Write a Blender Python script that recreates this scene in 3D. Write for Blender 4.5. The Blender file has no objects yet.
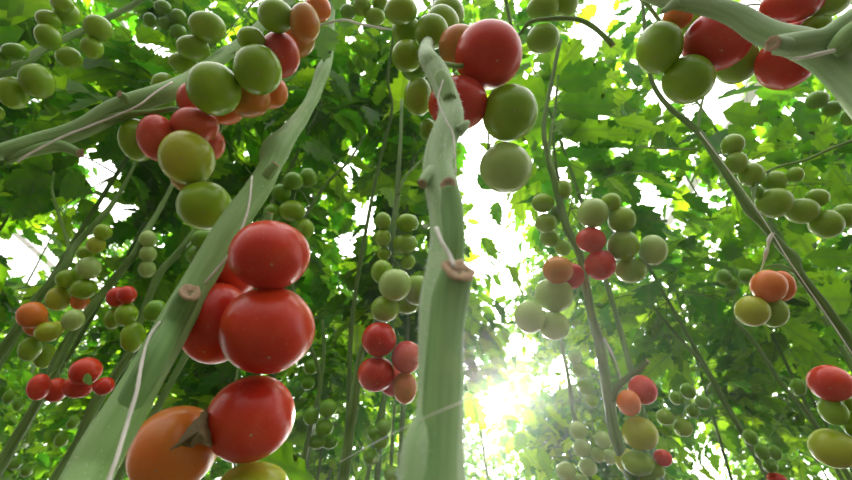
import bpy, math, random
import numpy as np
from mathutils import Vector, Matrix, Euler
rnd = random.Random(7)
rng = np.random.default_rng(11)
C = bpy.context.scene.collection
F = 426.0
TILT = math.radians(40)
CAMLOC = Vector((0, 0, 0.45))
# camera basis
RC = Euler((math.radians(90) + TILT, 0, 0)).to_matrix()
RCn = np.array(RC)
CL = np.array(CAMLOC)

def P(px, py, Z):
    v = RC @ Vector(((px - 426) / F * Z, (240 - py) / F * Z, -Z))
    return v + CAMLOC
def to_cam(pts):            # world (n,3) -> pixel x, y, depth
    q = (pts - CL) @ RCn
    Z = -q[:, 2]
    Zs = np.where(np.abs(Z) < 1e-6, 1e-6, Z)
    return 426 + q[:, 0] / Zs * F, 240 - q[:, 1] / Zs * F, Z

# ------------------------------------------------------------ materials
def newmat(name):
    m = bpy.data.materials.new(name); m.use_nodes = True
    nt = m.node_tree; nt.nodes.clear()
    out = nt.nodes.new('ShaderNodeOutputMaterial')
    return m, nt, out
def N(nt, t, **kw):
    n = nt.nodes.new(t)
    for k, v in kw.items():
        if k in n.inputs.keys(): n.inputs[k].default_value = v
        else: setattr(n, k, v)
    return n
def math_node(nt, op, a, b=None, c=None):
    n = nt.nodes.new('ShaderNodeMath'); n.operation = op
    for i, x in enumerate((a, b, c)):
        if x is None: continue
        if isinstance(x, (int, float)): n.inputs[i].default_value = x
        else: nt.links.new(x, n.inputs[i])
    return n.outputs[0]
def mixc(nt, fac, a, b):
    n = nt.nodes.new('ShaderNodeMix'); n.data_type = 'RGBA'
    for i, x in ((0, fac), (6, a), (7, b)):
        if isinstance(x, (int, float)): n.inputs[i].default_value = x
        elif isinstance(x, tuple): n.inputs[i].default_value = (*x, 1)
        else: nt.links.new(x, n.inputs[i])
    return n.outputs[2]
def ramp(nt, fac, lo, hi):
    n = nt.nodes.new('ShaderNodeMapRange')
    nt.links.new(fac, n.inputs[0]); n.inputs[1].default_value = lo; n.inputs[2].default_value = hi
    n.clamp = True
    return n.outputs[0]

def tomato_mat(name, base, second, shoulder, mixlo=.4, mixhi=.7, rough=.27, sss=.12):
    m, nt, out = newmat(name)
    tc = N(nt, 'ShaderNodeTexCoord')
    oi = N(nt, 'ShaderNodeObjectInfo')
    ax = N(nt, 'ShaderNodeAttribute', attribute_name='axis')
    no = N(nt, 'ShaderNodeTexNoise', Scale=22.0, Detail=2.0)
    vadd = nt.nodes.new('ShaderNodeVectorMath'); vadd.operation = 'ADD'
    nt.links.new(tc.outputs['Object'], vadd.inputs[0]); nt.links.new(oi.outputs['Random'], vadd.inputs[1])
    nt.links.new(vadd.outputs[0], no.inputs['Vector'])
    f = ramp(nt, no.outputs[0], mixlo, mixhi)
    c = mixc(nt, f, base, second)
    sh = ramp(nt, ax.outputs['Fac'], .25, 1.0)
    c = mixc(nt, math_node(nt, 'MULTIPLY', sh, .6), c, shoulder)
    n2 = N(nt, 'ShaderNodeTexNoise', Scale=420.0, Detail=3.0)
    nt.links.new(tc.outputs['Object'], n2.inputs['Vector'])
    c = mixc(nt, math_node(nt, 'MULTIPLY', ramp(nt, n2.outputs[0], .62, .75), .10), c, (.75, .62, .35))
    scar = ramp(nt, ax.outputs['Fac'], -.9978, -.9995)
    c = mixc(nt, scar, c, (.42, .30, .14))
    b = N(nt, 'ShaderNodeBsdfPrincipled', Roughness=rough)
    nt.links.new(c, b.inputs['Base Color'])
    b.inputs['Subsurface Weight'].default_value = sss
    b.inputs['Subsurface Radius'].default_value = (1.0, .5, .2) if base[0] > base[1] else (.5, 1.0, .15)
    b.inputs['Subsurface Scale'].default_value = .008
    b.inputs['Specular IOR Level'].default_value = .38
    nt.links.new(b.outputs[0], out.inputs[0])
    return m
TM = {
 'R': tomato_mat('ripe_red_skin', (.52, .024, .008), (.60, .05, .012), (.50, .06, .01)),
 'P': tomato_mat('rosy_red_skin', (.56, .055, .030), (.60, .10, .04), (.55, .12, .03)),
 'O': tomato_mat('orange_skin', (.66, .15, .018), (.64, .21, .025), (.58, .24, .03)),
 'T': tomato_mat('turning_skin', (.40, .24, .025), (.54, .17, .02), (.32, .30, .03), .35, .6),
 'Y': tomato_mat('yellow_green_skin', (.34, .43, .02), (.40, .42, .025), (.24, .40, .015)),
 'G': tomato_mat('green_skin', (.19, .36, .006), (.25, .42, .012), (.12, .29, .004)),
 'W': tomato_mat('pale_green_skin', (.32, .48, .12), (.36, .51, .14), (.25, .42, .06)),
 'D': tomato_mat('small_green_skin', (.11, .29, .006), (.16, .34, .01), (.08, .23, .004)),
}
COLW = {'R': 'ripe red', 'P': 'rosy red', 'O': 'orange', 'T': 'half-ripe brownish', 'Y': 'yellowish green', 'G': 'green', 'W': 'pale green', 'D': 'small green'}

def leaf_mat(name, dcol, tcol, tcol2, tfac=.55):
    m, nt, out = newmat(name)
    at = N(nt, 'ShaderNodeAttribute', attribute_name='tint')
    u = N(nt, 'ShaderNodeAttribute', attribute_name='lu')
    v = N(nt, 'ShaderNodeAttribute', attribute_name='lv')
    tc = N(nt, 'ShaderNodeTexCoord')
    no = N(nt, 'ShaderNodeTexNoise', Scale=30.0, Detail=3.0)
    nt.links.new(tc.outputs['Object'], no.inputs['Vector'])
    t = math_node(nt, 'ADD', at.outputs['Fac'], math_node(nt, 'MULTIPLY', math_node(nt, 'SUBTRACT', no.outputs[0], .5), .6))
    t = math_node(nt, 'MINIMUM', math_node(nt, 'MAXIMUM', t, 0.0), 1.0)
    # veins
    au = math_node(nt, 'ABSOLUTE', u.outputs['Fac'])
    mid = ramp(nt, au, .05, .015)
    ph = math_node(nt, 'SUBTRACT', v.outputs['Fac'], math_node(nt, 'MULTIPLY', au, .9))
    sv = math_node(nt, 'ABSOLUTE', math_node(nt, 'SUBTRACT', math_node(nt, 'FRACT', math_node(nt, 'MULTIPLY', ph, 7.0)), .5))
    side = ramp(nt, sv, .07, .0)
    vein = math_node(nt, 'MAXIMUM', mid, math_node(nt, 'MULTIPLY', side, .55))
    dc = mixc(nt, t, tuple(x * .6 for x in dcol), tuple(min(1, x * 1.6) for x in dcol))
    dc = mixc(nt, math_node(nt, 'MULTIPLY', vein, .35), dc, (.28, .38, .14))
    tcl = mixc(nt, t, tcol, tcol2)
    tcl = mixc(nt, math_node(nt, 'MULTIPLY', vein, .4), tcl, tuple(x * .5 for x in tcol))
    d = N(nt, 'ShaderNodeBsdfDiffuse'); nt.links.new(dc, d.inputs[0])
    tr = N(nt, 'ShaderNodeBsdfTranslucent'); nt.links.new(tcl, tr.inputs[0])
    bp = N(nt, 'ShaderNodeBump', Strength=.35, Distance=.002)
    nt.links.new(vein, bp.inputs['Height'])
    nt.links.new(bp.outputs[0], d.inputs['Normal'])
    mx = nt.nodes.new('ShaderNodeMixShader'); mx.inputs[0].default_value = tfac
    nt.links.new(d.outputs[0], mx.inputs[1]); nt.links.new(tr.outputs[0], mx.inputs[2])
    gl = N(nt, 'ShaderNodeBsdfGlossy', Roughness=.42)
    mx2 = nt.nodes.new('ShaderNodeMixShader'); mx2.inputs[0].default_value = .03
    nt.links.new(mx.outputs[0], mx2.inputs[1]); nt.links.new(gl.outputs[0], mx2.inputs[2])
    nt.links.new(mx2.outputs[0], out.inputs[0])
    return m
LEAF = leaf_mat('tomato_leaf', (.04, .13, .010), (.05, .27, .002), (.50, .86, .015), .62)
LEAFNEAR = leaf_mat('near_leaf', (.12, .24, .07), (.2, .45, .06), (.3, .55, .08), .4)

def stem_mat(name, c1, c2, scale=60., rough=.6, bump=.4, sheen=.3):
    m, nt, out = newmat(name)
    tc = N(nt, 'ShaderNodeTexCoord')
    lv = N(nt, 'ShaderNodeAttribute', attribute_name='along')
    la = N(nt, 'ShaderNodeAttribute', attribute_name='around')
    comb = N(nt, 'ShaderNodeCombineXYZ')
    nt.links.new(math_node(nt, 'MULTIPLY', lv.outputs['Fac'], .12), comb.inputs[0])
    nt.links.new(la.outputs['Fac'], comb.inputs[1])
    no = N(nt, 'ShaderNodeTexNoise', Scale=scale, Detail=4.0)
    nt.links.new(tc.outputs['Object'], no.inputs['Vector'])
    n3 = N(nt, 'ShaderNodeTexNoise', Scale=2.2, Detail=3.0)
    sc = nt.nodes.new('ShaderNodeVectorMath'); sc.operation = 'MULTIPLY'
    nt.links.new(comb.outputs[0], sc.inputs[0]); sc.inputs[1].default_value = (60, 6, 1)
    nt.links.new(sc.outputs[0], n3.inputs['Vector'])
    c = mixc(nt, ramp(nt, n3.outputs[0], .35, .68), c1, c2)
    c = mixc(nt, math_node(nt, 'MULTIPLY', ramp(nt, no.outputs[0], .58, .72), .3), c, (c2[0] * 1.25, c2[1] * 1.1, c2[2]))
    bp = N(nt, 'ShaderNodeBump', Strength=bump, Distance=.0012)
    nt.links.new(math_node(nt, 'ADD', no.outputs[0], n3.outputs[0]), bp.inputs['Height'])
    b = N(nt, 'ShaderNodeBsdfPrincipled', Roughness=rough)
    nt.links.new(c, b.inputs['Base Color']); nt.links.new(bp.outputs[0], b.inputs['Normal'])
    b.inputs['Sheen Weight'].default_value = sheen
    b.inputs['Subsurface Weight'].default_value = .0
    b.inputs['Specular IOR Level'].default_value = .25
    nt.links.new(b.outputs[0], out.inputs[0])
    return m
STEM = stem_mat('thick_stem', (.17, .31, .085), (.24, .39, .14), sheen=0., bump=.5)
STUBM = stem_mat('stub_skin', (.11, .23, .06), (.17, .31, .09), sheen=0., bump=.2)
STEMP = stem_mat('pale_fuzzy_stem', (.22, .37, .14), (.33, .47, .25), sheen=.15, bump=.5)
STEMT = stem_mat('thin_stem', (.07, .14, .022), (.13, .23, .045), sheen=0.)
STALK = stem_mat('truss_stalk', (.10, .20, .03), (.17, .28, .06), sheen=0.)
CUT = stem_mat('dried_cut', (.38, .24, .13), (.62, .48, .32), 240., .85, .9, 0)
TWINE = stem_mat('white_twine', (.62, .60, .52), (.8, .79, .70), 300., .8, .6, 0)
DRY = leaf_mat('withered_leaf', (.30, .22, .10), (.28, .18, .07), (.4, .26, .10), .35)
def simple(name, col, rough=.7, metal=0, noise=None):
    m, nt, out = newmat(name)
    b = N(nt, 'ShaderNodeBsdfPrincipled', Roughness=rough, Metallic=metal)
    b.inputs['Base Color'].default_value = (*col, 1)
    if noise:
        tc = N(nt, 'ShaderNodeTexCoord'); no = N(nt, 'ShaderNodeTexNoise', Scale=noise[0], Detail=6.0)
        nt.links.new(tc.outputs['Object'], no.inputs['Vector'])
        nt.links.new(mixc(nt, no.outputs[0], col, noise[1]), b.inputs['Base Color'])
    nt.links.new(b.outputs[0], out.inputs[0])
    return m
HAIR, nt_, o_ = newmat('stem_hair')
d_ = N(nt_, 'ShaderNodeBsdfDiffuse'); d_.inputs[0].default_value = (.85, .9, .8, 1)
t_ = N(nt_, 'ShaderNodeBsdfTranslucent'); t_.inputs[0].default_value = (.9, .92, .85, 1)
x_ = nt_.nodes.new('ShaderNodeMixShader'); x_.inputs[0].default_value = .6
nt_.links.new(d_.outputs[0], x_.inputs[1]); nt_.links.new(t_.outputs[0], x_.inputs[2]); nt_.links.new(x_.outputs[0], o_.inputs[0])

# ------------------------------------------------------------ mesh utilities
def mk(name, verts, faces, mats, parent=None, attrs=None, smooth=True, fm=None, loc=None):
    me = bpy.data.meshes.new(name)
    verts = np.asarray(verts, dtype=np.float64)
    if loc is not None: verts = verts - np.array(loc)
    if isinstance(faces, np.ndarray):
        nf, k = faces.shape
        me.vertices.add(len(verts)); me.vertices.foreach_set('co', verts.astype(np.float32).ravel())
        me.loops.add(nf * k); me.loops.foreach_set('vertex_index', faces.astype(np.int32).ravel())
        me.polygons.add(nf); me.polygons.foreach_set('loop_start', np.arange(0, nf * k, k, dtype=np.int32))
        me.update(calc_edges=True)
    else:
        me.from_pydata([tuple(v) for v in verts], [], faces)
    for m in (mats if isinstance(mats, list) else [mats]): me.materials.append(m)
    if attrs:
        for k, a in attrs.items():
            at = me.attributes.new(k, 'FLOAT', 'POINT'); at.data.foreach_set('value', np.asarray(a, dtype=np.float32))
    if fm is not None: me.polygons.foreach_set('material_index', np.asarray(fm, dtype=np.int32))
    if smooth: me.polygons.foreach_set('use_smooth', [True] * len(me.polygons))
    me.update()
    o = bpy.data.objects.new(name, me); C.objects.link(o)
    if loc is not None and parent is None: o.location = loc
    if parent is not None:
        o.parent = parent
        if loc is not None: o.location = Vector(loc) - world_loc(parent)
        else: o.location = -world_loc(parent)
    return o
def world_loc(o):
    v = Vector((0, 0, 0))
    while o is not None:
        v = v + o.location; o = o.parent
    return v
def tag(o, label, cat, group=None):
    o['label'] = label; o['category'] = cat
    if group: o['group'] = group
def empty(name, loc, label, cat, group=None):
    o = bpy.data.objects.new(name, None); C.objects.link(o); o.location = loc
    o.empty_display_size = .02
    tag(o, label, cat, group)
    return o

def catmull(pts, step=6):
    p = np.array(pts, float)
    p = np.vstack([2 * p[0] - p[1], p, 2 * p[-1] - p[-2]])
    out = []
    for i in range(1, len(p) - 2):
        for k in range(step):
            t = k / step
            a, b, c, d = p[i - 1], p[i], p[i + 1], p[i + 2]
            out.append(.5 * ((2 * b) + (-a + c) * t + (2 * a - 5 * b + 4 * c - d) * t * t + (-a + 3 * b - 3 * c + d) * t ** 3))
    out.append(p[-2])
    return np.array(out)
def tube_geo(path, rad, sides=12, wob=0.0, flat=0.0, seed=0, ribs=0.0):
    path = np.asarray(path, float); rad = np.maximum(np.asarray(rad, float), 1e-5); n = len(path)
    T = np.gradient(path, axis=0); T /= np.linalg.norm(T, axis=1)[:, None] + 1e-12
    up = np.array([.3, .9, .2]); nv = np.cross(T[0], up); nv /= np.linalg.norm(nv)
    r = np.random.default_rng(seed)
    ph = r.uniform(0, 6.28, 6)
    V = []; al = []; ar = []
    L = np.concatenate([[0], np.cumsum(np.linalg.norm(np.diff(path, axis=0), axis=1))])
    ang = np.arange(sides) / sides * 2 * math.pi
    for i in range(n):
        nv = nv - T[i] * np.dot(nv, T[i]); nv /= np.linalg.norm(nv) + 1e-12
        bv = np.cross(T[i], nv)
        s = L[i] / (rad.mean() * 2)
        k = 1 + wob * (np.sin(2 * ang + ph[0] + s * .9) * .5 + np.sin(3 * ang + ph[1] - s * .7) * .4 + np.sin(s * 1.7 + ph[2]) * .5)
        k = k + ribs * np.cos(7 * ang + ph[3] + .15 * s)
        ring = path[i] + rad[i] * k[:, None] * (np.cos(ang)[:, None] * nv + np.sin(ang)[:, None] * bv)
        V.append(ring); al += [L[i]] * sides; ar += list(ang / 6.2832)
    V = np.vstack(V)
    Fc = []
    for i in range(n - 1):
        for j in range(sides):
            a = i * sides + j; b = i * sides + (j + 1) % sides
            Fc.append((a, b, b + sides, a + sides))
    Fc.append(tuple(range(sides - 1, -1, -1))); Fc.append(tuple((n - 1) * sides + j for j in range(sides)))
    return V, Fc, al, ar
def tube(name, path, rad, mat, parent=None, sides=12, wob=0., seed=0, ribs=0.):
    V, Fc, al, ar = tube_geo(path, rad, sides, wob, 0, seed, ribs)
    return mk(name, V, Fc, mat, parent, {'along': al, 'around': ar})
def px_path(pts, step=5):
    """pts of (x, y, width_px, depth) -> smooth world path and radii"""
    w = []
    for x, y, wd, Z in pts:
        p = P(x, y, Z); w.append((p.x, p.y, p.z, wd / 2 * Z / F))
    c = catmull(w, step)
    return c[:, :3], c[:, 3]

# ------------------------------------------------------------ leaflets
def leaflet_template(nseg, lob, seed, width=.34):
    r = random.Random(seed)
    V = [(0, 0, 0)]; tt = []
    for i in range(1, nseg):
        t = i / nseg
        w = width * math.sin(math.pi * t ** .72) ** .8
        w *= 1 if i % 2 else lob
        tt.append((t, w * r.uniform(.9, 1.1), w * r.uniform(.9, 1.1)))
    verts = [(0, 0)]
    for t, a, b in tt:
        sw = .07 if a > 0 else 0
        verts += [(-a, t + (sw if tt.index((t, a, b)) % 2 == 0 else -.02)), (0, t), (b, t + (sw if tt.index((t, a, b)) % 2 == 0 else -.02))]
    verts.append((0, 1.0))
    k = len(verts)
    faces = [(0, 2, 1), (0, 3, 2)]
    for i in range(nseg - 2):
        a = 1 + 3 * i; b = a + 3
        faces += [(a, a + 1, b + 1), (a, b + 1, b), (a + 1, a + 2, b + 2), (a + 1, b + 2, b + 1)]
    a = 1 + 3 * (nseg - 2)
    faces += [(a, a + 1, k - 1), (a + 1, a + 2, k - 1)]
    return np.array(verts), np.array(faces)
TEMPL_HI = [leaflet_template(10, .66, s) for s in range(3)]
TEMPL_LO = [leaflet_template(6, .66, s) for s in range(3)]
def leaflets_geo(pos, xdir, ydir, size, tint, templ, fold=.35, curl=.35):
    """pos (n,3), ydir = along leaf, xdir = across, returns verts, faces, attrs"""
    tv, tf = templ
    n = len(pos)
    zdir = np.cross(xdir, ydir)
    fo = np.random.default_rng(n).uniform(.2, 1.0, n)[:, None] * fold
    cu = np.random.default_rng(n + 1).uniform(-.2, 1.0, n)[:, None] * curl
    x = tv[:, 0][None, :]; y = tv[:, 1][None, :]
    z = fo * np.abs(x) - cu * y ** 2 * .6 + .03 * np.sin(y * 22 + np.arange(n)[:, None]) * (np.abs(x) > .02)
    V = (pos[:, None, :] + size[:, None, None] * (x[..., None] * xdir[:, None, :] + y[..., None] * ydir[:, None, :] + z[..., None] * zdir[:, None, :]))
    k = len(tv)
    Fa = (tf[None] + (np.arange(n) * k)[:, None, None]).reshape(-1, 3)
    at = {'tint': np.repeat(tint, k), 'lu': np.tile(tv[:, 0], n), 'lv': np.tile(tv[:, 1], n)}
    return V.reshape(-1, 3), Fa, at
def norm(a): return a / (np.linalg.norm(a, axis=-1, keepdims=True) + 1e-9)

# ------------------------------------------------------------ named vines
def Zc(y, d=.17):
    e = TILT + math.atan((240 - y) / F)
    return d / math.cos(e) * math.cos(e - TILT)

VINES = {}
def vine(key, pts, label, mat, sides=12, wob=.05, ribs=0., hairs=0, group=None, step=5):
    path, rad = px_path(pts, step)
    if key != 'S20':
        def off(q): return q[0] < -20 or q[0] > 872 or q[1] < -20 or q[1] > 500
        ends = [(0, pts[0]), (len(path) - 1, pts[-1])]
        lo = min(ends, key=lambda e: path[e[0]][2])[0]
        for i, q in ends:
            if not off(q): continue
            e = path[i]; tgt = 0.0 if i == lo else 3.25
            d = path[i] - path[i - 1 if i else 1]; d = d / np.linalg.norm(d) * min(.10, abs(tgt - e[2]) * .4)
            m = e + d * np.array([1, 1, 0]) * .5 + np.array([0, 0, (tgt - e[2]) * .15])
            f = np.array([m[0] + d[0] * .3, m[1] + d[1] * .3, tgt])
            ex = np.array([m + (f - m) * u for u in (0, .15, .3, .5, .7, .85, 1.)])
            if i == 0: path = np.vstack([ex[::-1], path]); rad = np.concatenate([[rad[0]] * 7, rad])
            else: path = np.vstack([path, ex]); rad = np.concatenate([rad, [rad[-1]] * 7])
    base = path[0] if path[0][2] < path[-1][2] else path[-1]
    t = empty('tomato_vine', base, label, 'tomato vine', group)
    tube('stem', path, rad, mat, t, sides, wob, hash(key) % 97 if False else sum(map(ord, key)), ribs)
    VINES[key] = (t, path, rad)
    if hairs:
        hair_mesh(t, path, rad, hairs)
    return t
def hair_mesh(t, path, rad, n, lo=0., hi=1., length=.0024, name='stem_hairs'):
    r = np.random.default_rng(n)
    V = []; Fc = []
    T = norm(np.gradient(path, axis=0))
    for k in range(n):
        u = r.uniform(lo, hi) * (len(path) - 1.001); i = int(u); f = u - i
        p = path[i] * (1 - f) + path[i + 1] * f; rr = rad[i] * (1 - f) + rad[i + 1] * f
        d = norm(np.cross(T[i], r.normal(size=3)))
        L = length * r.uniform(.4, 1.3)
        d2 = norm(d + r.normal(size=3) * .25)
        s = norm(np.cross(d2, T[i])) * .00014
        q = p + d * rr * .97
        b = len(V)
        V += [q - s, q + s, q + norm(T[i]) * .0001, q + d2 * L]
        Fc += [(b, b + 1, b + 3), (b + 1, b + 2, b + 3), (b + 2, b, b + 3)]
    o = mk(name, np.array(V), np.array(Fc), HAIR, t, smooth=False)
    o['kind'] = 'stuff'
    return o
def stub(key, pts, mat=STEM, end=True, label=None, wob=.08, endr=1.04):
    """pruned stub: tube with a dried, callused cut end as a sub-part"""
    t = VINES[key][0]
    path, rad = px_path(pts, 5)
    s = tube('cut_stub', path, rad, mat, t, 14, wob, len(pts) + int(pts[0][0]))
    if end:
        T = path[-1] - path[-2]; T /= np.linalg.norm(T)
        R = rad[-1]
        prof = [(-.22, 1.0), (-.05, 1.10), (.10, 1.06), (.16, .86), (.08, .60), (.02, .35), (.06, .15), (.07, .02)]
        pa = np.array([path[-1] + T * a * R for a, b in prof]); ra = np.array([b * R * endr for a, b in prof])
        # rings around a constant axis
        nv = norm(np.cross(T, [.2, .5, .8])); bv = np.cross(T, nv)
        V = []; sd = 16; r = np.random.default_rng(int(pts[0][0]))
        ang = np.arange(sd) / sd * 2 * math.pi
        w1 = r.normal(size=sd) * .07
        for a, q in zip(pa, ra):
            V.append(a + (q * (1 + w1 + r.normal(size=sd) * .03))[:, None] * (np.cos(ang)[:, None] * nv + np.sin(ang)[:, None] * bv) + T * (r.normal(size=sd) * .05 * R)[:, None])
        V = np.vstack(V); Fc = []
        for i in range(len(prof) - 1):
            for j in range(sd):
                a = i * sd + j; b = i * sd + (j + 1) % sd; Fc.append((a, b, b + sd, a + sd))
        Fc.append(tuple((len(prof) - 1) * sd + j for j in range(sd)))
        c = mk('cut_end', V, Fc, CUT, s, {'along': [0] * len(V), 'around': list(np.tile(ang, len(prof)))})
        c['label'] = 'dried brown cut end'
    return s
def stalk(key, pts, name='truss_stalk', mat=STALK, sides=8, label=None):
    path, rad = px_path(pts, 6)
    o = tube(name, path, rad, mat, VINES[key][0], sides, .05, int(pts[0][0]))
    if label: o['label'] = label
    return path

# S1 upper left
vine('S1', [(-150, 215, 22, .36), (-60, 172, 18, .38), (0, 152, 16, .40), (40, 141, 17, .42), (62, 136, 18, .43), (85, 127, 19, .44), (110, 113, 22, .45), (135, 103, 22, .46), (160, 94, 20, .48), (180, 86, 17, .51), (200, 73, 15, .56), (220, 58, 13, .61), (240, 45, 12, .66), (262, 25, 10, .73), (285, 5, 9, .8), (310, -30, 8, .9)],
     'thick green tomato stem slanting across the upper left, with a forked stub', STEM, 16, .05)
stub('S1', [(8, 160, 9, .405), (34, 151, 11, .41), (60, 146, 11, .42), (80, 153, 8, .42)], end=True)
stub('S1', [(128, 104, 9, .45), (124, 97, 8, .445), (119, 94, 6, .44)], end=True)
stalk('S1', [(102, 122, 8, .445), (113, 117, 7, .44), (128, 114, 6, .44), (150, 112, 5, .45), (175, 109, 5, .48), (195, 112, 4, .56)])
# S2 big left slanting stem
vine('S2', [(20, 620, 74, .17), (60, 540, 58, .2), (86, 482, 47, .23), (105, 445, 44, .245), (125, 412, 39, .26), (150, 368, 35, .285), (187, 302, 31, .33), (212, 258, 29, .36), (238, 217, 27, .39), (257, 190, 24, .42), (270, 166, 22, .45), (275, 151, 28, .47), (287, 136, 19, .5), (298, 122, 16, .54), (307, 108, 13, .57), (313, 97, 13, .6), (318, 85, 12, .63), (322, 73, 14, .66), (327, 60, 11, .72), (330, 40, 8, .8), (332, 15, 6, .9), (336, -25, 5, 1.0)],
     'broad smooth green stem slanting up past the big red tomatoes on the left', STEM, 24, .035, ribs=.012, hairs=500)
stub('S2', [(98, 475, 24, .238), (118, 425, 25, .252), (140, 385, 25, .264), (158, 352, 25, .277), (172, 326, 24, .298), (184, 303, 22, .302), (190, 292, 18, .298)], STUBM)
stub('S2', [(264, 180, 12, .425), (270, 172, 11, .425), (276, 164, 7, .425)])
stub('S2', [(262, 228, 8, .40), (268, 219, 8, .40), (270, 213, 6, .40)], end=True)
# S3 centre stem
S3p = [(425, 900, 130), (428, 620, 90), (431, 520, 72), (431, 480, 68), (433, 450, 63), (439, 418, 50), (441, 385, 46), (441, 340, 45), (442, 300, 43), (445, 270, 38), (447, 240, 34), (446, 212, 34), (441, 185, 34), (438, 167, 31), (441, 145, 28), (450, 122, 27), (450, 105, 23), (444, 88, 22), (436, 70, 22), (428, 58, 18)]
pts = [(x, y, w, Zc(y)) for x, y, w in S3p if y < 800] 
pts = [(426, 800, 116, .115)] + pts + [(426, 48, 13, .42), (430, 35, 10, .55), (436, 5, 8, .75), (440, -40, 7, .95)]
vine('S3', pts, 'thick pale fuzzy tomato stem rising up the middle of the frame', STEMP, 28, .03, ribs=.012, hairs=1900)
def z3(y, k=.93): return Zc(y) * k
stub('S3', [(432, 640, 60, z3(640, .95)), (436, 520, 44, z3(520, .95)), (441, 410, 38, z3(410, .965)), (445, 345, 36, z3(345, .95)), (450, 300, 36, z3(300, .93)), (456, 276, 31, z3(276, .90)), (458, 270, 30, z3(270, .885))], STUBM)
stub('S3', [(453, 270, 17, z3(270, .985)), (454, 238, 22, z3(238, .955)), (452, 210, 20, z3(210, .94)), (449, 188, 15, z3(188, .92)), (448, 184, 14, z3(184, .905))], STUBM)
stub('S3', [(437, 165, 13, z3(165, .98)), (429, 174, 13, z3(174, .96)), (422, 184, 9, z3(184, .95))], STEMP)
stub('S3', [(450, 100, 13, z3(100, .96)), (446, 86, 15, z3(86, .95)), (440, 74, 11, z3(74, .94))], STEM, end=False)
stub('S3', [(458, 132, 12, z3(132, .98)), (464, 126, 9, z3(126, .97)), (468, 122, 5, z3(122, .97))], STEMP, end=False)
stalk('S3', [(436, 61, 5, .36), (446, 64, 5, .38), (460, 66, 5, .42), (478, 62, 4, .50)])
# S4 top right
vine('S4', [(560, -80, 8, .5), (620, -22, 10, .44), (655, -2, 13, .41), (690, 3, 16, .39), (715, 8, 18, .38), (738, 16, 22, .37), (760, 30, 26, .36), (780, 38, 27, .35), (800, 44, 30, .34), (822, 54, 33, .33), (845, 72, 36, .32), (875, 100, 42, .30), (960, 190, 60, .26)],
     'thick pale green stem with a swollen fork across the top right corner', STEMP, 20, .05, hairs=400)
stub('S4', [(775, 45, 18, .335), (800, 44, 25, .325), (825, 38, 23, .32), (848, 25, 26, .315), (875, 12, 30, .31)], STEMP)
stub('S4', [(832, 52, 14, .312), (842, 44, 20, .308), (852, 34, 22, .302), (862, 26, 20, .298)], STEM)
stub('S4', [(800, 50, 10, .33), (786, 46, 16, .325), (777, 44, 16, .32), (773, 43, 13, .318)], STEMP)
pp_, rr_ = px_path([(792, 59, 1.5, .318), (806, 57, 4, .312), (820, 54, 4.5, .308), (836, 50, 3, .302)], 6)
o_ = tube('peeling_skin', pp_, rr_, TWINE, VINES['S4'][0], 8, .2, 4); o_['label'] = 'whitish peeling strip of stem skin'
stub('S4', [(676, 2, 9, .392), (668, 8, 7, .392), (661, 12, 4, .39)], STEMP, end=False)
stalk('S4', [(640, -2, 4, .42), (650, 8, 4, .44), (659, 20, 4, .47)])
# S5 right
vine('S5', [(640, -30, 3, .95), (644, 20, 3.5, .88), (648, 65, 4, .84), (656, 90, 4.5, .82), (671, 109, 5.5, .80), (686, 121, 6, .78), (699, 133, 6.5, .76), (716, 158, 7, .73), (727, 175, 7, .71), (742, 199, 7.5, .69), (751, 212, 10, .68), (762, 223, 8, .67), (782, 247, 8.5, .65), (793, 258, 11, .64), (799, 273, 8.5, .63), (812, 290, 9, .62), (826, 308, 9.5, .61), (852, 345, 10, .59), (880, 388, 12, .56), (990, 540, 18, .48)],
     'slim green stem slanting down the right side beside the orange tomato', STEMT, 12, .06)
stalk('S5', [(698, 130, 3, .76), (700, 112, 3, .78), (703, 98, 2.5, .8), (706, 84, 2, .82)], 'side_shoot')
stalk('S5', [(697, 149, 2, .74), (680, 149, 2, .76), (655, 148, 2, .8), (636, 146, 1.6, .85)], 'leaf_stalk')
stalk('S5', [(803, 276, 4.5, .63), (792, 270, 3.5, .625), (780, 265, 3, .64), (766, 267, 2.6, .66)])
stalk('S5', [(751, 210, 3, .68), (758, 180, 2.5, .74), (775, 168, 2.5, .76), (806, 160, 3, .74), (828, 150, 3, .72), (860, 138, 3, .7)], 'leaf_stalk')
# S6 mid right
vine('S6', [(560, 40, 4, 1.05), (552, 80, 4, 1.0), (545, 115, 4.5, .95), (544, 135, 5, .92), (549, 160, 6, .89), (557, 190, 7, .86), (566, 225, 8, .82), (576, 245, 8, .80), (582, 262, 8, .79), (587, 290, 8, .77), (592, 318, 8.5, .75), (599, 341, 10, .74), (604, 370, 10, .71), (609, 400, 11, .69), (616, 438, 11, .66), (633, 480, 12, .63), (690, 600, 20, .5)],
     'green stem carrying red and green trusses right of centre', STEMT, 12, .06)
stalk('S6', [(560, 200, 4, .85), (554, 175, 4, .86), (549, 150, 3.5, .9), (553, 120, 3, .95)], 'side_shoot')
stub('S6', [(613, 400, 6, .68), (617, 388, 6, .675), (626, 379, 6.5, .67), (638, 370, 6, .665), (648, 361, 4.5, .66)], STEMT)
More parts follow.
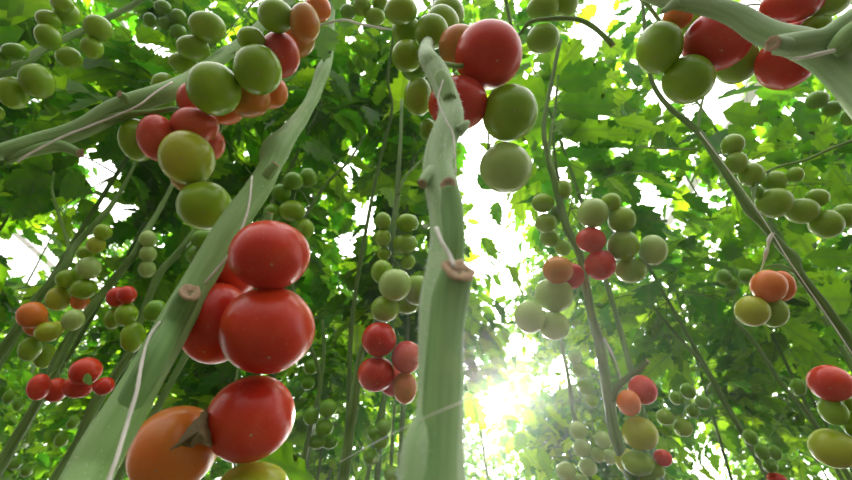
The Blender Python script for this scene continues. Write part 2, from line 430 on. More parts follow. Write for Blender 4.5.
# S7 centre left
vine('S7', [(402, 100, 3, 1.1), (400, 150, 4, .98), (398, 175, 5, .94), (397, 200, 5.5, .90), (393, 230, 6, .86), (391, 255, 6, .84), (388, 285, 6, .82), (378, 318, 6, .80), (366, 340, 6, .79), (360, 357, 7, .78), (356, 386, 9, .75), (352, 415, 10.5, .72), (350, 430, 9, .71), (345, 465, 11, .68), (342, 490, 12, .66), (330, 600, 18, .55)],
     'slim green stem hanging left of the centre stem through stacked green tomatoes', STEMT, 12, .07)
stalk('S7', [(398, 195, 3, .9), (406, 176, 3, .93), (422, 160, 2.5, .97), (434, 142, 2.5, 1.0)], 'leaf_stalk')
# S8
vine('S8', [(150, 120, 2.5, 1.3), (138, 155, 3, 1.2), (127, 180, 3.5, 1.15), (111, 206, 5, 1.1), (97, 222, 6, 1.06), (80, 240, 6.5, 1.03), (71, 252, 7.5, 1.0), (66, 264, 8, .98), (50, 284, 8, .95), (37, 300, 8, .93), (18, 328, 9, .9), (-5, 360, 10, .87), (-60, 440, 14, .8)],
     'dark forked green stem on the far left above the orange tomato', STEMT, 10, .06)
stalk('S8', [(70, 252, 4, 1.0), (66, 236, 3, 1.03), (58, 212, 3, 1.08), (52, 190, 2.5, 1.12), (54, 172, 2, 1.15)], 'side_shoot')
# S9
vine('S9', [(182, 155, 2.5, 1.25), (172, 185, 4, 1.15), (158, 212, 5, 1.08), (144, 236, 7, 1.0), (136, 252, 7, .97), (123, 268, 7, .95), (108, 287, 7.5, .93), (92, 307, 8, .9), (72, 335, 8.5, .87), (60, 356, 10, .84), (45, 388, 9.5, .80), (28, 418, 9, .77), (14, 442, 10, .75), (-4, 472, 12, .72), (-60, 560, 16, .62)],
     'green stem slanting down the left edge through the small red truss', STEMT, 12, .07)
# S10
vine('S10', [(215, 205, 4, 1.1), (196, 230, 6, 1.03), (178, 253, 7, .98), (160, 273, 7, .94), (148, 300, 7, .91), (138, 328, 7.5, .88), (131, 352, 9, .85), (116, 374, 9, .82), (101, 394, 10, .8), (88, 420, 10, .77), (77, 445, 10, .75), (55, 482, 12, .72), (0, 580, 17, .62)],
     'green stem running close beside and behind the broad left stem', STEMT, 12, .06)
# S11
vine('S11', [(365, 135, 2, 1.5), (348, 162, 3, 1.4), (328, 182, 3, 1.35), (311, 207, 3.5, 1.3), (298, 232, 4, 1.26), (290, 262, 4, 1.22), (300, 320, 4, 1.15), (320, 375, 4.5, 1.1), (312, 420, 5, 1.05), (300, 480, 6, 1.0), (290, 560, 7, .9)],
     'thin dark stem behind the big red tomatoes, above centre left', STEMT, 8, .06)
# S12 top left
vine('S12', [(-60, 95, 12, .62), (0, 73, 10, .66), (25, 62, 9, .69), (42, 50, 7, .72), (75, 34, 6, .78), (110, 17, 5.5, .84), (145, -3, 5, .9), (200, -50, 5, 1.0)],
     'green stem under the green tomato truss in the top left corner', STEMT, 12, .06)
# S13.. dim stems low right
vine('S13', [(640, 290, 3, 1.5), (668, 325, 3, 1.4), (700, 362, 3.5, 1.35), (725, 405, 4, 1.3), (752, 450, 5, 1.25), (775, 490, 5, 1.2), (830, 600, 7, 1.05)],
     'dim thin stem slanting down at lower right, left of the yellow-green tomato', STEMT, 8, .06)
vine('S14', [(556, 300, 3, 1.3), (562, 345, 4, 1.22), (568, 375, 4, 1.18), (573, 410, 4.5, 1.12), (583, 450, 5, 1.08), (592, 490, 5, 1.03), (620, 600, 7, .9)],
     'dim thin stem among small green tomatoes at the lower middle right', STEMT, 8, .06)
vine('S15', [(735, 320, 4, 1.3), (760, 350, 4.5, 1.25), (780, 382, 4.5, 1.2), (805, 410, 5, 1.15), (835, 455, 5.5, 1.1), (900, 560, 7, .95)],
     'dim stem crossing behind the yellow-green tomato at lower right', STEMT, 8, .06)
vine('S16', [(322, 320, 3, 1.3), (324, 352, 3.5, 1.25), (321, 380, 4, 1.2), (314, 420, 4, 1.15), (308, 455, 4.5, 1.1), (302, 500, 5, 1.05), (290, 600, 6, .9)],
     'dim upright stem with small green tomatoes right of the lowest big red tomato', STEMT, 8, .06)
vine('S17', [(395, 400, 3, 1.25), (393, 430, 3.5, 1.2), (391, 470, 4, 1.15), (388, 560, 5, 1.0)],
     'dim short stem with small green tomatoes just left of the centre stem base', STEMT, 8, .06)
vine('S18', [(560, 60, 2.5, 1.25), (556, 100, 2.5, 1.2), (553, 130, 2.5, 1.15), (556, 165, 3, 1.1), (560, 185, 2, 1.1)],
     'thin dark stem hanging from the leaves right of the pale green tomatoes', STEMT, 8, .06)
vine('S19', [(395, 20, 2.5, 1.2), (392, 45, 2.5, 1.2), (388, 80, 2.5, 1.2), (392, 110, 3, 1.2), (380, 160, 3, 1.2), (366, 230, 4, 1.15), (352, 320, 4.5, 1.1), (348, 420, 5, 1.05), (340, 520, 6, .95)],
     'thin distant stem left of the centre stem with yellowing leaves', STEMT, 8, .06)
vine('S20', [(500, -30, 5, .62), (514, 33, 3, .60), (530, 22, 4, .59), (550, 19, 4.5, .58), (575, 19, 5, .57), (592, 26, 5, .56), (606, 38, 5, .55), (612, 44, 5, .55)],
     'curved green stalk with a cut tip right of the top red tomato', STALK, 12, .05)
c_ = stub('S20', [(606, 38, 5.2, .55), (610, 42, 5.6, .55), (613, 46, 5.2, .55)], STALK)

# ------------------------------------------------------------ tomatoes
placed = []     # (center np, s)
_tv, _tf, _ta = [], [], []
def unit_tomato(nu=28, nv=18, ribs=.015, seed=0):
    r = random.Random(seed); k = r.choice([4, 5, 6]); ph = r.uniform(0, 6)
    V = []; A = []
    for i in range(nv + 1):
        th = math.pi * i / nv
        if i == 0: V.append((0, 0, -.93)); A.append(-1.0); continue
        if i == nv: V.append((0, 0, .62)); A.append(1.0); continue
        for j in range(nu):
            p = 2 * math.pi * j / nu
            R = math.sin(th) ** .92; z = -math.cos(th)
            top = max(0, z)
            R *= 1 + ribs * math.cos(k * p + ph) * (.4 + top) + .012 * math.sin(2 * p + ph)
            zz = z * (.95 if z < 0 else .90) - .30 * math.exp(-(R / .30) ** 2) * (z > 0) + .012 * math.exp(-(R / .10) ** 2) * (z < 0)
            V.append((R * math.cos(p), R * math.sin(p), zz)); A.append(z)
    Fc = []
    for j in range(nu): Fc.append((0, 1 + (j + 1) % nu, 1 + j))
    for i in range(nv - 2):
        for j in range(nu):
            a = 1 + i * nu + j; b = 1 + i * nu + (j + 1) % nu
            Fc.append((a, b, b + nu, a + nu))
    l = 1 + (nv - 2) * nu; t = len(V) - 1
    for j in range(nu): Fc.append((l + j, l + (j + 1) % nu, t))
    return np.array(V), Fc, A
UT_HI = [unit_tomato(40, 26, .016, s) for s in range(4)]
UT_LO = [unit_tomato(18, 12, .016, s) for s in range(3)]
def calyx_geo(s, n, seed):
    r = random.Random(seed); V = []; Fc = []
    L = s * .62 if s > .02 else s * .7
    for k in range(n):
        a = 2 * math.pi * k / n + r.uniform(-.2, .2); c, sn = math.cos(a), math.sin(a)
        l = L * r.uniform(.8, 1.15); lift = r.uniform(.05, .5)
        b = len(V)
        for i, (t, w) in enumerate(((.08, .10), (.35, .12), (.7, .07), (1.0, .008))):
            x = t * l; z = s * .04 + lift * l * t * t * .8 + .10 * s * math.sin(t * 2.5)
            ww = w * l
            V += [(x * c + ww * sn, x * sn - ww * c, z), (x * c, x * sn, z + .03 * s), (x * c - ww * sn, x * sn + ww * c, z)]
        for i in range(3):
            q = b + 3 * i
            Fc += [(q, q + 1, q + 4, q + 3), (q + 1, q + 2, q + 5, q + 4)]
    return np.array(V), Fc
def rotz_to(axis):
    return np.array(Vector((0, 0, 1)).rotation_difference(Vector(axis)).to_matrix())

def place_tomato(x, y, rx, ry, Z0):
    tx = (x - 426) / F; ty = (240 - y) / F
    g = math.sqrt(math.sqrt(1 + tx * tx) * math.sqrt(1 + ty * ty))
    Z = Z0
    for it in range(120):
        s = math.sqrt(rx * ry) * Z / F / g
        c = np.array(P(x, y, Z))
        ok = all(np.linalg.norm(c - q) >= .90 * (s + t) for q, t in placed)
        if ok: break
        Z *= 1.008
    placed.append((c, s))
    a = math.sqrt(max((rx * Z / F) ** 2 - (s * tx) ** 2, (.78 * s) ** 2)); a = min(a, 1.25 * s)
    b = math.sqrt(max((ry * Z / F) ** 2 - (s * ty) ** 2, (.78 * s) ** 2)); b = min(b, 1.25 * s)
    return c, s, (a, b, s), Z
ALLT = []   # pixel discs for leaf rejection
ORD = ['', 'second', 'third', 'fourth', 'fifth', 'sixth', 'seventh', 'eighth', 'ninth']
def cluster(vkey, phrase, group, Z, truss, toms, small=False):
    """toms: front to back (x, y, rx, ry, colour[, label]); truss: pixel path, first point on the stem"""
    res = []
    for t in toms:
        c, s, abc, Zt = place_tomato(t[0], t[1], t[2] * 1.025, t[3] * 1.025, Z)
        res.append((c, s, abc, Zt)); ALLT.append((t[0], t[1], t[2], t[3], Zt))
    zm = float(np.mean([r[3] for r in res]))
    vt, vpath, vrad = VINES[vkey]
    # truss stalk
    w = []
    p0 = np.array(P(truss[0][0], truss[0][1], zm))
    i0 = int(np.argmin(np.linalg.norm(norm(vpath - CL) - norm((p0 - CL)[None]), axis=1)))
    w.append(tuple(vpath[i0]) + (max(.0016, .05 * np.mean([r[1] for r in res])),))
    zr = zm + .35 * float(np.mean([r[1] for r in res]))
    for q in truss[1:]:
        p = P(q[0], q[1], (q[2] if len(q) > 2 else zr)); w.append((p.x, p.y, p.z, max(.0012, .045 * np.mean([r[1] for r in res]))))
    cp = catmull(w, 6)
    tube('truss_stalk', cp[:, :3], cp[:, 3], STALK, vt, 8, .05, 3)
    rp = cp[3:, :3]
    # labels: rank among the same colour
    for i, t in enumerate(toms):
        c, s, abc, Zt = res[i]
        col = t[4]
        if len(t) > 5: lab = t[5]
        else:
            same = sorted([k for k, q in enumerate(toms) if q[4] == col and len(q) <= 5], key=lambda k: (toms[k][1], toms[k][0]))
            rk = same.index(i)
            cw = COLW[col]
            if len(same) == 1:
                lab = ('%s tomato %s' % (cw, phrase)) if sum(1 for q in toms if q[4] == col) == 1 else ('%s tomato, smallest %s' % (cw, phrase))
            elif rk == 0: lab = 'topmost %s tomato %s' % (cw, phrase)
            elif rk == len(same) - 1: lab = 'lowest %s tomato %s' % (cw, phrase)
            else: lab = '%s tomato, %s from top, %s' % (cw, ORD[rk] if rk < 9 else 'ninth', phrase)
        near = rp[int(np.argmin(np.linalg.norm(rp - c, axis=1)))]
        away = norm(c - CL)
        d = norm(near - c + away * .2 * s)
        axis = norm(d * .75 + away * .22 + np.array([0, 0, .30]))
        hi = t[2] > 11
        V, Fc, A = (UT_HI if hi else UT_LO)[i % 3]
        R = rotz_to(axis)
        W = (V @ R.T) @ RCn            # into camera frame
        cen = (W.max(axis=0) + W.min(axis=0)) / 2; W = W - cen
        ext = np.abs(W).max(axis=0)
        W = W / ext * np.array(abc)
        sc = np.array(abc) / ext
        W = W @ RCn.T
        cal0 = (((np.array([[0, 0, .62]]) @ R.T) @ RCn - cen) * sc) @ RCn.T
        top = c + cal0[0]
        if hi:
            e = empty('tomato', c, lab, 'tomato', group)
            mk('fruit', W + c, Fc, TM[col], e, {'axis': A}, loc=tuple(c))
            cv, cf = calyx_geo(s, 5 + i % 2, i * 7 + int(t[0]))
            cv = cv @ R.T + top
            mk('calyx', cv, cf, LEAFNEAR, e, {'tint': [.3] * len(cv), 'lu': [.3] * len(cv), 'lv': [0] * len(cv)})
            par = e
        else:
            par = mk('tomato', W + c, Fc, TM[col], None, {'axis': A}, loc=tuple(c))
            tag(par, lab, 'tomato', group)
            if t[2] > 8.5:
                cv, cf = calyx_geo(s, 5, i * 7 + int(t[0]))
                cv = cv @ R.T + top
                mk('calyx', cv, cf, LEAFNEAR, par, {'tint': [.3] * len(cv), 'lu': [.3] * len(cv), 'lv': [0] * len(cv)})
        # pedicel
        mid = top + axis * s * .45
        L = np.linalg.norm(near - top)
        if L < s * 5:
            pp = catmull([tuple(top - axis * .02 * s), tuple(mid), tuple((mid + near) / 2 + np.array([0, 0, .1 * s])), tuple(near)], 4)
            if t[2] > 8.5:
                tube('pedicel', pp, np.full(len(pp), max(.0009, .032 * s)), STALK, par, 6, 0, 0)

cluster('S2', 'of the big ripe truss', 'big ripe tomatoes beside the broad left stem', .33,
  [(255, 232), (262, 262, .47), (250, 320, .50), (236, 380, .47), (232, 440, .46), (240, 500, .45)], [
  (268, 330, 47, 43, 'R', 'large ripe red tomato in the middle of the big left truss'),
  (251, 418, 44, 42.5, 'R', 'large glossy red tomato, lowest red one of the big left truss'),
  (270, 255, 40, 34, 'R', 'large ripe red tomato at the top of the big left truss'),
  (174, 450, 45, 44, 'O', 'large orange tomato at the bottom left beside the withered leaf'),
  (216, 323, 38, 40, 'R', 'large red tomato half behind the broad left stem'),
  (252, 487, 36, 25, 'Y', 'large green tomato cut off by the bottom edge under the red ones'),
  (232, 268, 30, 30, 'R', 'dark red tomato wedged behind the big red truss and stem'),
])
cluster('S1', 'of the upper left mixed truss', 'mixed tomatoes crowding the upper left stem', .44,
  [(235, 50), (236, 62, .60), (234, 90, .62), (226, 120, .62), (214, 150, .60), (207, 185, .58)], [
  (214, 89, 27, 26.5, 'G', 'large green tomato in front of the upper left stem'),
  (258, 70, 24, 25, 'G', 'large green tomato touching the orange red one, upper left'),
  (187, 158, 28, 27, 'Y', 'yellowish green tomato hanging below the two rosy ones, upper left'),
  (205, 206, 28, 24, 'G', 'large green tomato, lowest of the upper left truss'),
  (280, 55, 20, 23, 'P', 'orange red tomato behind two large green ones, upper left'),
  (195, 125, 24, 18, 'P', 'rosy red tomato under the upper left stem, right one of two'),
  (157, 138, 20, 23, 'P', 'rosy red tomato under the upper left stem, left one of two'),
  (249, 98, 21, 20, 'T', 'brownish half-ripe tomato below the green pair, upper left'),
  (276, 16, 18, 17, 'G', 'round green tomato at the top edge above the orange red one'),
  (305, 23, 15, 20, 'T', 'olive green tomato right of the round green one, top edge'),
  (318, 9, 13, 14, 'O', 'orange tomato at the top edge above the hanging leaf'),
  (137, 140, 19, 21, 'G', 'green tomato left of the rosy pair under the upper left stem'),
  (251, 39, 14, 12, 'G', 'small green tomato peeping between stem and the green pair'),
  (270, 92, 18, 17, 'O', 'orange tomato sliver behind the green pair, upper left'),
  (188, 176, 18, 17, 'T', 'peach coloured tomato between the two lowest of the upper left truss'),
  (196, 100, 19, 18, 'P', 'rosy red tomato mostly hidden behind the upper left stem'),
  (226, 108, 18, 17, 'O', 'small orange tomato below the large green one, upper left'),
  (206, 143, 19, 18, 'P', 'narrow red tomato edge right of the rosy pair'),
  (298, 38, 17, 19, 'T', 'small brownish tomato under the olive green one, upper left'),
])
cluster('S1', 'above the upper left stem', 'green tomatoes above the upper left stem', .60,
  [(232, 48), (222, 58, .72), (212, 45, .74), (200, 60, .74), (186, 80, .72), (170, 95, .7)], [
  (207, 27, 19, 15.5, 'G'), (193, 48, 17, 12.5, 'G'), (183, 63, 15, 10.5, 'G'), (165, 86, 14, 13, 'G'), (158, 102, 19, 11, 'D')])
cluster('S12', 'in the top left corner truss', 'green tomatoes in the top left corner', .66,
  [(100, 22), (88, 30, .8), (78, 38, .8), (62, 30, .8)], [
  (48, 37, 14, 13, 'G'), (69, 58, 14, 11, 'G'), (98, 28, 15, 13, 'G'), (62, 4, 12, 8, 'G'), (67, 14, 14, 12, 'G'), (92, 48, 12, 11, 'G'), (48, 20, 13, 10, 'G')])
cluster('S12', 'at the left edge, top', 'green tomatoes at the top of the left edge', .62,
  [(18, 66), (14, 72, .75), (12, 84, .76)], [
  (37, 81, 19, 17, 'G'), (13, 93, 17, 16, 'G'), (-2, 113, 7, 7, 'G'), (0, 60, 10, 10, 'D'), (15, 52, 14, 9, 'D')])
cluster('S12', 'in the dim high truss at top left', 'dim tomatoes near the top edge at left', 1.15,
  [(145, 0), (160, 8, 1.25), (168, 22, 1.25)], [
  (178, 17, 9, 8, 'D'), (163, 8, 9, 8, 'D'), (166, 23, 8, 7, 'D'), (178, 32, 9, 8, 'D'), (150, 20, 7, 7, 'D')], True)
cluster('S3', 'around the top of the centre stem', 'large tomatoes around the top of the centre stem', .44,
  [(450, 45), (466, 50, .56), (480, 88, .60), (488, 120, .60), (488, 150, .58)], [
  (488.5, 55.5, 33, 34, 'R', 'large glossy red tomato at the top right of the centre stem'),
  (510, 113, 27, 28, 'G', 'large green tomato directly below the top red one'),
  (506, 168, 26, 25, 'W', 'pale green tomato, lowest, hanging against the bright sky'),
  (458, 104, 29, 27, 'R', 'red tomato behind the upper centre stem'),
  (459, 46, 20, 21, 'T', 'brownish red tomato between centre stem top and large red one'),
])
cluster('S3', 'left of the centre stem top', 'green tomatoes left of the centre stem top', .50,
  [(436, 5), (428, 8, .66), (420, 22, .66), (414, 45, .68)], [
  (432, 32, 16.5, 17.5, 'G', 'green tomato, front one of three in a row above the centre stem'),
  (407, 56, 15, 16, 'G', 'green tomato left of the centre stem top, above a half-hidden one'),
  (442, 24, 17, 19, 'G', 'green tomato, middle one of three in a row above the centre stem'),
  (447, 15, 17, 18, 'G', 'green tomato, rear one of three in a row above the centre stem'),
  (401, 11, 16, 14, 'G', 'green tomato at the top edge left of the three in a row'),
  (407, 31, 15, 15, 'G', 'green tomato half hidden between its neighbours left of centre top'),
  (418, 97, 14, 19, 'G', 'tall green tomato left of the red one behind the centre stem'),
  (415, 68, 14, 13, 'D', 'small green tomato squeezed above the tall green one near centre'),
  (428, 130, 9, 11, 'D', 'dim green tomato just left of the centre stem below the red one')])
cluster('S19', 'at the top edge left of centre', 'pale tomatoes behind the thin stalk at the top edge', .80,
  [(394, 10), (380, 4, .95), (366, 2, .95)], [
  (375, 17, 10, 9, 'G'), (362, 6, 9, 10, 'G'), (348, 12, 8, 8, 'D'), (380, 3, 8, 8, 'G')])
cluster('S20', 'beside the curved cut stalk at the top edge', 'green tomatoes by the curved cut stalk', .62,
  [(550, 19), (553, 10, .7), (556, 22, .7)], [
  (543, 8, 16, 12.5, 'G'), (543, 39, 16, 15, 'G'), (565, 4, 13, 13, 'G')])
cluster('S4', 'under the swollen top right stem', 'tomatoes crowding under the top right stem', .43,
  [(705, 6), (712, 14, .56), (735, 30, .58), (765, 30, .58), (790, 25, .58)], [
  (717, 41, 36, 31, 'R', 'large red tomato left of the swollen fork, top right'),
  (659, 48, 23, 26, 'G', 'large green tomato at the left of the top right truss'),
  (688, 80, 27, 24, 'G', 'large green tomato, lowest of the top right truss'),
  (786, 61, 33, 29, 'R', 'orange red tomato below the swollen fork, top right'),
  (792, 3, 37, 20, 'R', 'red tomato cut by the top edge above the swollen fork'),
  (736, 62, 24, 22, 'G', 'green tomato half hidden behind the two red ones, top right'),
  (829, 4, 25, 13, 'G', 'green tomato at the top edge right of the cut-off red one'),
  (816, 26, 17, 11, 'G', 'green tomato just above the swollen fork, top right'),
  (698, 24, 17, 18, 'G', 'green tomato peeping out left of the large red one, top right'),
  (678, 16, 15, 14, 'O', 'small orange tomato tip above the left green pair, top right'),
  (800, 36, 22, 18, 'P', 'rosy tomato sliver behind the swollen fork')])
cluster('S5', 'of the far right truss top', 'small green tomatoes strung along the upper right stem', .74,
  [(716, 155), (724, 150, .82), (745, 170, .84), (775, 172, .85), (800, 180, .84)], [
  (774, 203, 20, 15, 'G', 'oval green tomato, left one of three largest on the right'),
  (802, 211, 18, 12.5, 'G', 'oval green tomato, middle one of three largest on the right'),
  (826, 224, 19, 14, 'G', 'oval green tomato, lowest of three largest on the right'),
  (846, 216, 17, 12, 'G', 'green tomato at the right edge beside three oval ones'),
  (736, 163, 12, 11, 'G', 'small green tomato, second from top along the upper right stem'),
  (751, 175, 14, 12, 'G', 'small green tomato, third from top along the upper right stem'),
  (774, 182, 14, 11, 'G', 'small green tomato above the left large oval one, right'),
  (733, 145, 12, 11, 'G', 'small green tomato, topmost along the upper right stem'),
  (795, 175, 9.5, 8, 'G', 'tiny green tomato on the thin right side stalk'),
  (817, 198, 13, 9, 'G', 'green tomato half hidden behind the middle oval one, right'),
  (757, 192, 6, 6, 'D', 'tiny green tomato tucked beside the right stem')])
cluster('S15', 'in the dim bunch under the top right fork', 'dim green tomatoes at the upper right edge', .95,
  [(840, 140), (838, 95, 1.05), (846, 105, 1.05)], [
  (817, 100, 12, 9, 'D'), (832, 109, 10, 8, 'D'), (849, 117, 8, 9, 'D')])
cluster('S5', 'below the twine on the right', 'orange and green pair hanging from the right stem', .60,
  [(803, 276), (790, 272, .68), (772, 268, .69), (768, 285, .70)], [
  (768.5, 286, 19, 16, 'O', 'orange tomato hanging below the knotted twine on the right'),
  (752, 311, 18, 15, 'Y', 'yellow-green tomato under the orange pair on the right'),
  (781, 286, 15, 15, 'O', 'orange tomato behind the front orange one on the right'),
  (773, 312, 16, 15, 'G', 'green tomato beside the yellow-green one under the orange pair')])
cluster('S15', 'in the dim leaves left of the orange pair', 'dim green tomatoes left of the orange pair', 1.15,
  [(735, 320), (733, 268, 1.3), (738, 272, 1.3)], [
  (724, 277, 8, 7.5, 'D'), (746, 276, 8, 7, 'D'), (732, 284, 7, 7, 'D')])
cluster('S6', 'of the mixed truss right of centre', 'mixed tomatoes of the truss right of centre', .74,
  [(568, 222), (575, 195, .86), (590, 191, .90), (604, 200, .91), (612, 225, .90), (615, 250, .88)], [
  (593, 213, 15.5, 14.5, 'W', 'pale green tomato, upper left of the truss right of centre'),
  (622, 220, 14, 13, 'G', 'green tomato, upper right of the truss right of centre'),
  (591, 240, 15, 12.5, 'P', 'orange red tomato above the red one right of centre'),
  (600, 265, 15.5, 15, 'R', 'small ripe red tomato close to the stem right of centre'),
  (623, 246, 16, 15, 'G', 'green tomato in the middle of the truss right of centre'),
  (653, 250, 15, 15, 'W', 'green tomato furthest right on the truss right of centre'),
  (631, 270, 16, 13, 'G', 'green tomato, lowest of the mixed truss right of centre'),
  (611, 202, 10, 9, 'G', 'small green tomato behind the top of the truss right of centre')])
cluster('S6', 'left of the right-of-centre stem', 'tomatoes left of the stem right of centre', .72,
  [(583, 262), (576, 258, .80), (566, 270, .85), (558, 300, .85)], [
  (558, 270, 15, 13.5, 'T', 'orange green tomato just left of the stem right of centre'),
  (554, 295, 19, 17, 'W', 'large pale green tomato below the orange green one, centre right'),
  (530, 317, 15.5, 16, 'W', 'pale green tomato, left one of the lowest pair, centre right'),
  (554, 326, 15, 14, 'W', 'pale green tomato, right one of the lowest pair, centre right'),
  (571, 276, 13, 13, 'R', 'small red tomato squeezed against the stem, centre right')])
cluster('S6', 'in the column right of the bright gap', 'column of small green tomatoes right of the bright gap', .86,
  [(558, 195), (553, 200, .98), (556, 225, .98), (558, 245, .97)], [
  (543, 203, 11, 9.5, 'G'), (546, 223, 11, 9.5, 'G'), (550, 238, 10, 9, 'G'), (563, 190, 9, 10, 'G'), (563, 248, 8, 8, 'G'), (558, 214, 8, 9, 'D')])
cluster('S7', 'in the stacked column left of the centre stem', 'stacked green tomatoes left of the centre stem', .82,
  [(397, 200), (396, 215, .92), (394, 240, .90), (392, 262, .88)], [
  (407, 223, 11, 9.5, 'G'), (405, 244, 12, 10, 'G'), (383, 221, 8, 9, 'G'), (383, 238, 8, 9, 'G'), (408, 262, 7, 7.5, 'G'), (384, 254, 7, 7, 'G')])
cluster('S7', 'of the bunch under the stacked column', 'green bunch left of the centre stem', .70,
  [(391, 255), (400, 266, .80), (404, 280, .82), (400, 300, .82)], [
  (395, 285, 16, 16, 'W', 'largest green tomato of the bunch left of the centre stem'),
  (385, 309, 14, 13, 'G', 'green tomato, lowest left of the bunch left of centre stem'),
  (416, 290, 14, 15, 'G', 'green tomato of the bunch nearest to the centre stem'),
  (382, 272, 11, 12, 'G', 'green tomato, top left of the bunch left of centre stem'),
  (407, 302, 13, 12, 'G', 'green tomato, lowest right of the bunch left of centre stem')])
cluster('S7', 'of the small red truss left of centre', 'small ripe truss left of the centre stem', .68,
  [(362, 352), (375, 338, .79), (388, 350, .80), (395, 372, .80)], [
  (379, 339.5, 17, 17, 'R', 'ripe red tomato, top of the small truss left of centre'),
  (376, 374, 18, 17.5, 'R', 'ripe red tomato, lowest left of the small truss near centre'),
  (407, 357, 15, 16, 'P', 'pinkish red tomato touching the centre stem'),
  (405, 388, 12, 16, 'T', 'greenish half-ripe tomato behind the centre stem'),
  (394, 381, 15, 15, 'P', 'small pink tomato between the red and greenish ones, centre left')])
cluster('S16', 'low beside the dim stem, centre left', 'dim green tomatoes on the stem right of the big red truss', 1.05,
  [(318, 400), (322, 405, 1.18), (318, 425, 1.15)], [
  (328, 408, 9, 9, 'D'), (324, 428, 9, 8.5, 'D'), (311, 416, 8, 9, 'D'), (317, 442, 9, 7, 'D'), (330, 442, 8, 7, 'D')])
cluster('S16', 'in the dark gap right of the big red truss', 'pair of dim tomatoes right of the big red truss', 1.15,
  [(324, 352), (316, 360, 1.3), (312, 375, 1.3)], [(311, 367, 8, 8, 'D'), (308, 383, 7, 7, 'D')])
cluster('S17', 'low left of the centre stem base', 'dim green tomatoes by the centre stem base', 1.05,
  [(393, 430), (386, 425, 1.2), (382, 445, 1.2)], [
  (384, 427, 8, 8, 'D'), (381, 441, 8, 8, 'D'), (371, 457, 8.5, 8, 'D'), (392, 474, 8.5, 8, 'D'), (374, 433, 7, 7, 'D')])
cluster('S11', 'above right of the big red truss', 'dim green tomatoes above the big red truss', 1.05,
  [(311, 205), (300, 190, 1.2), (292, 200, 1.2)], [
  (292, 211, 13, 10.5, 'G'), (293, 181, 10, 9, 'D'), (281, 193, 10, 9, 'D'), (308, 178, 9, 10, 'D'), (305, 229, 9, 10, 'G'), (273, 213, 10, 9, 'D')])
cluster('S10', 'below the lowest green of the upper left truss', 'dim tomatoes below the upper left truss', .98,
  [(196, 230), (200, 232, 1.12), (200, 245, 1.12)], [(205, 239, 14, 10, 'D'), (199, 255, 13, 10, 'D')])
cluster('S9', 'in the small hanging column at left', 'hanging column of three pale tomatoes', .98,
  [(144, 236), (150, 232, 1.1), (150, 250, 1.1)], [
  (148, 239, 9, 8.5, 'W'), (148, 254, 9, 8.5, 'W'), (147, 269, 9, 8.5, 'W')])
cluster('S8', 'on the far left forked stem', 'green tomatoes on the far left forked stem', .92,
  [(97, 222), (98, 240, 1.05), (90, 262, 1.04), (72, 285, 1.0)], [
  (89, 268, 13, 11, 'W'), (67, 279, 12, 9.5, 'G'), (58, 299, 13, 12, 'Y'), (84, 289, 14, 10, 'G'), (96, 245, 10, 8.5, 'Y'), (103, 232, 9.5, 8, 'G'), (86, 253, 10, 7, 'G'),
  (80, 301, 10, 9, 'O', 'orange tomato below the green ones on the far left forked stem')])
cluster('S8', 'of the orange truss at the left edge', 'truss with the orange tomato at the left edge', .84,
  [(37, 300), (45, 308, .95), (52, 325, .95), (48, 345, .94)], [
  (32, 315, 16, 13, 'O', 'orange tomato at the left edge above two green ones'),
  (73, 320, 12, 10.5, 'W'), (48, 332, 14, 10, 'Y'), (30, 349, 12, 12, 'G'), (45, 356, 12, 12, 'G'), (58, 328, 8, 7, 'Y'), (36, 325, 13, 11, 'O', 'small orange tomato hidden under the left edge orange one')])
cluster('S10', 'beside the second stem at left', 'tomatoes between the left stems', .82,
  [(142, 316), (128, 300, .95), (122, 310, .95), (124, 330, .95)], [
  (127, 295, 10, 9, 'R', 'small red tomato above the green ones, left of the broad stem'),
  (117, 297, 11, 10, 'R', 'smaller red tomato beside another, left of the broad stem'),
  (126, 315, 12, 11, 'G'), (133, 337, 13, 15, 'G'), (113, 319, 9, 10, 'G'), (156, 311, 12, 11, 'D')])
cluster('S9', 'of the small red truss at far left', 'small ripe truss at far left', .74,
  [(52, 372), (66, 362, .84), (80, 366, .88), (92, 378, .88)], [
  (86, 371, 17, 13.5, 'R', 'red tomato on top of the small ripe truss at far left'),
  (39, 387, 12, 13, 'R', 'red tomato furthest left, left of the slanting stem'),
  (79, 386, 16, 12, 'R', 'red tomato under the top one, far left truss'),
  (56, 390, 13, 12, 'R', 'dark red tomato right behind the slanting stem, far left'),
  (104, 386, 11, 9, 'R', 'red tomato at the right end of the far left truss')])
cluster('S9', 'low in the left bottom corner', 'dim green tomatoes in the left bottom corner', 1.1,
  [(28, 418), (30, 430, 1.2), (20, 450, 1.2)], [
  (15, 463, 8, 7, 'D'), (9, 397, 7, 7, 'D'), (62, 439, 8, 8, 'D'), (73, 422, 7, 7, 'D'), (27, 470, 7, 7, 'D'), (19, 404, 7, 7, 'D')])
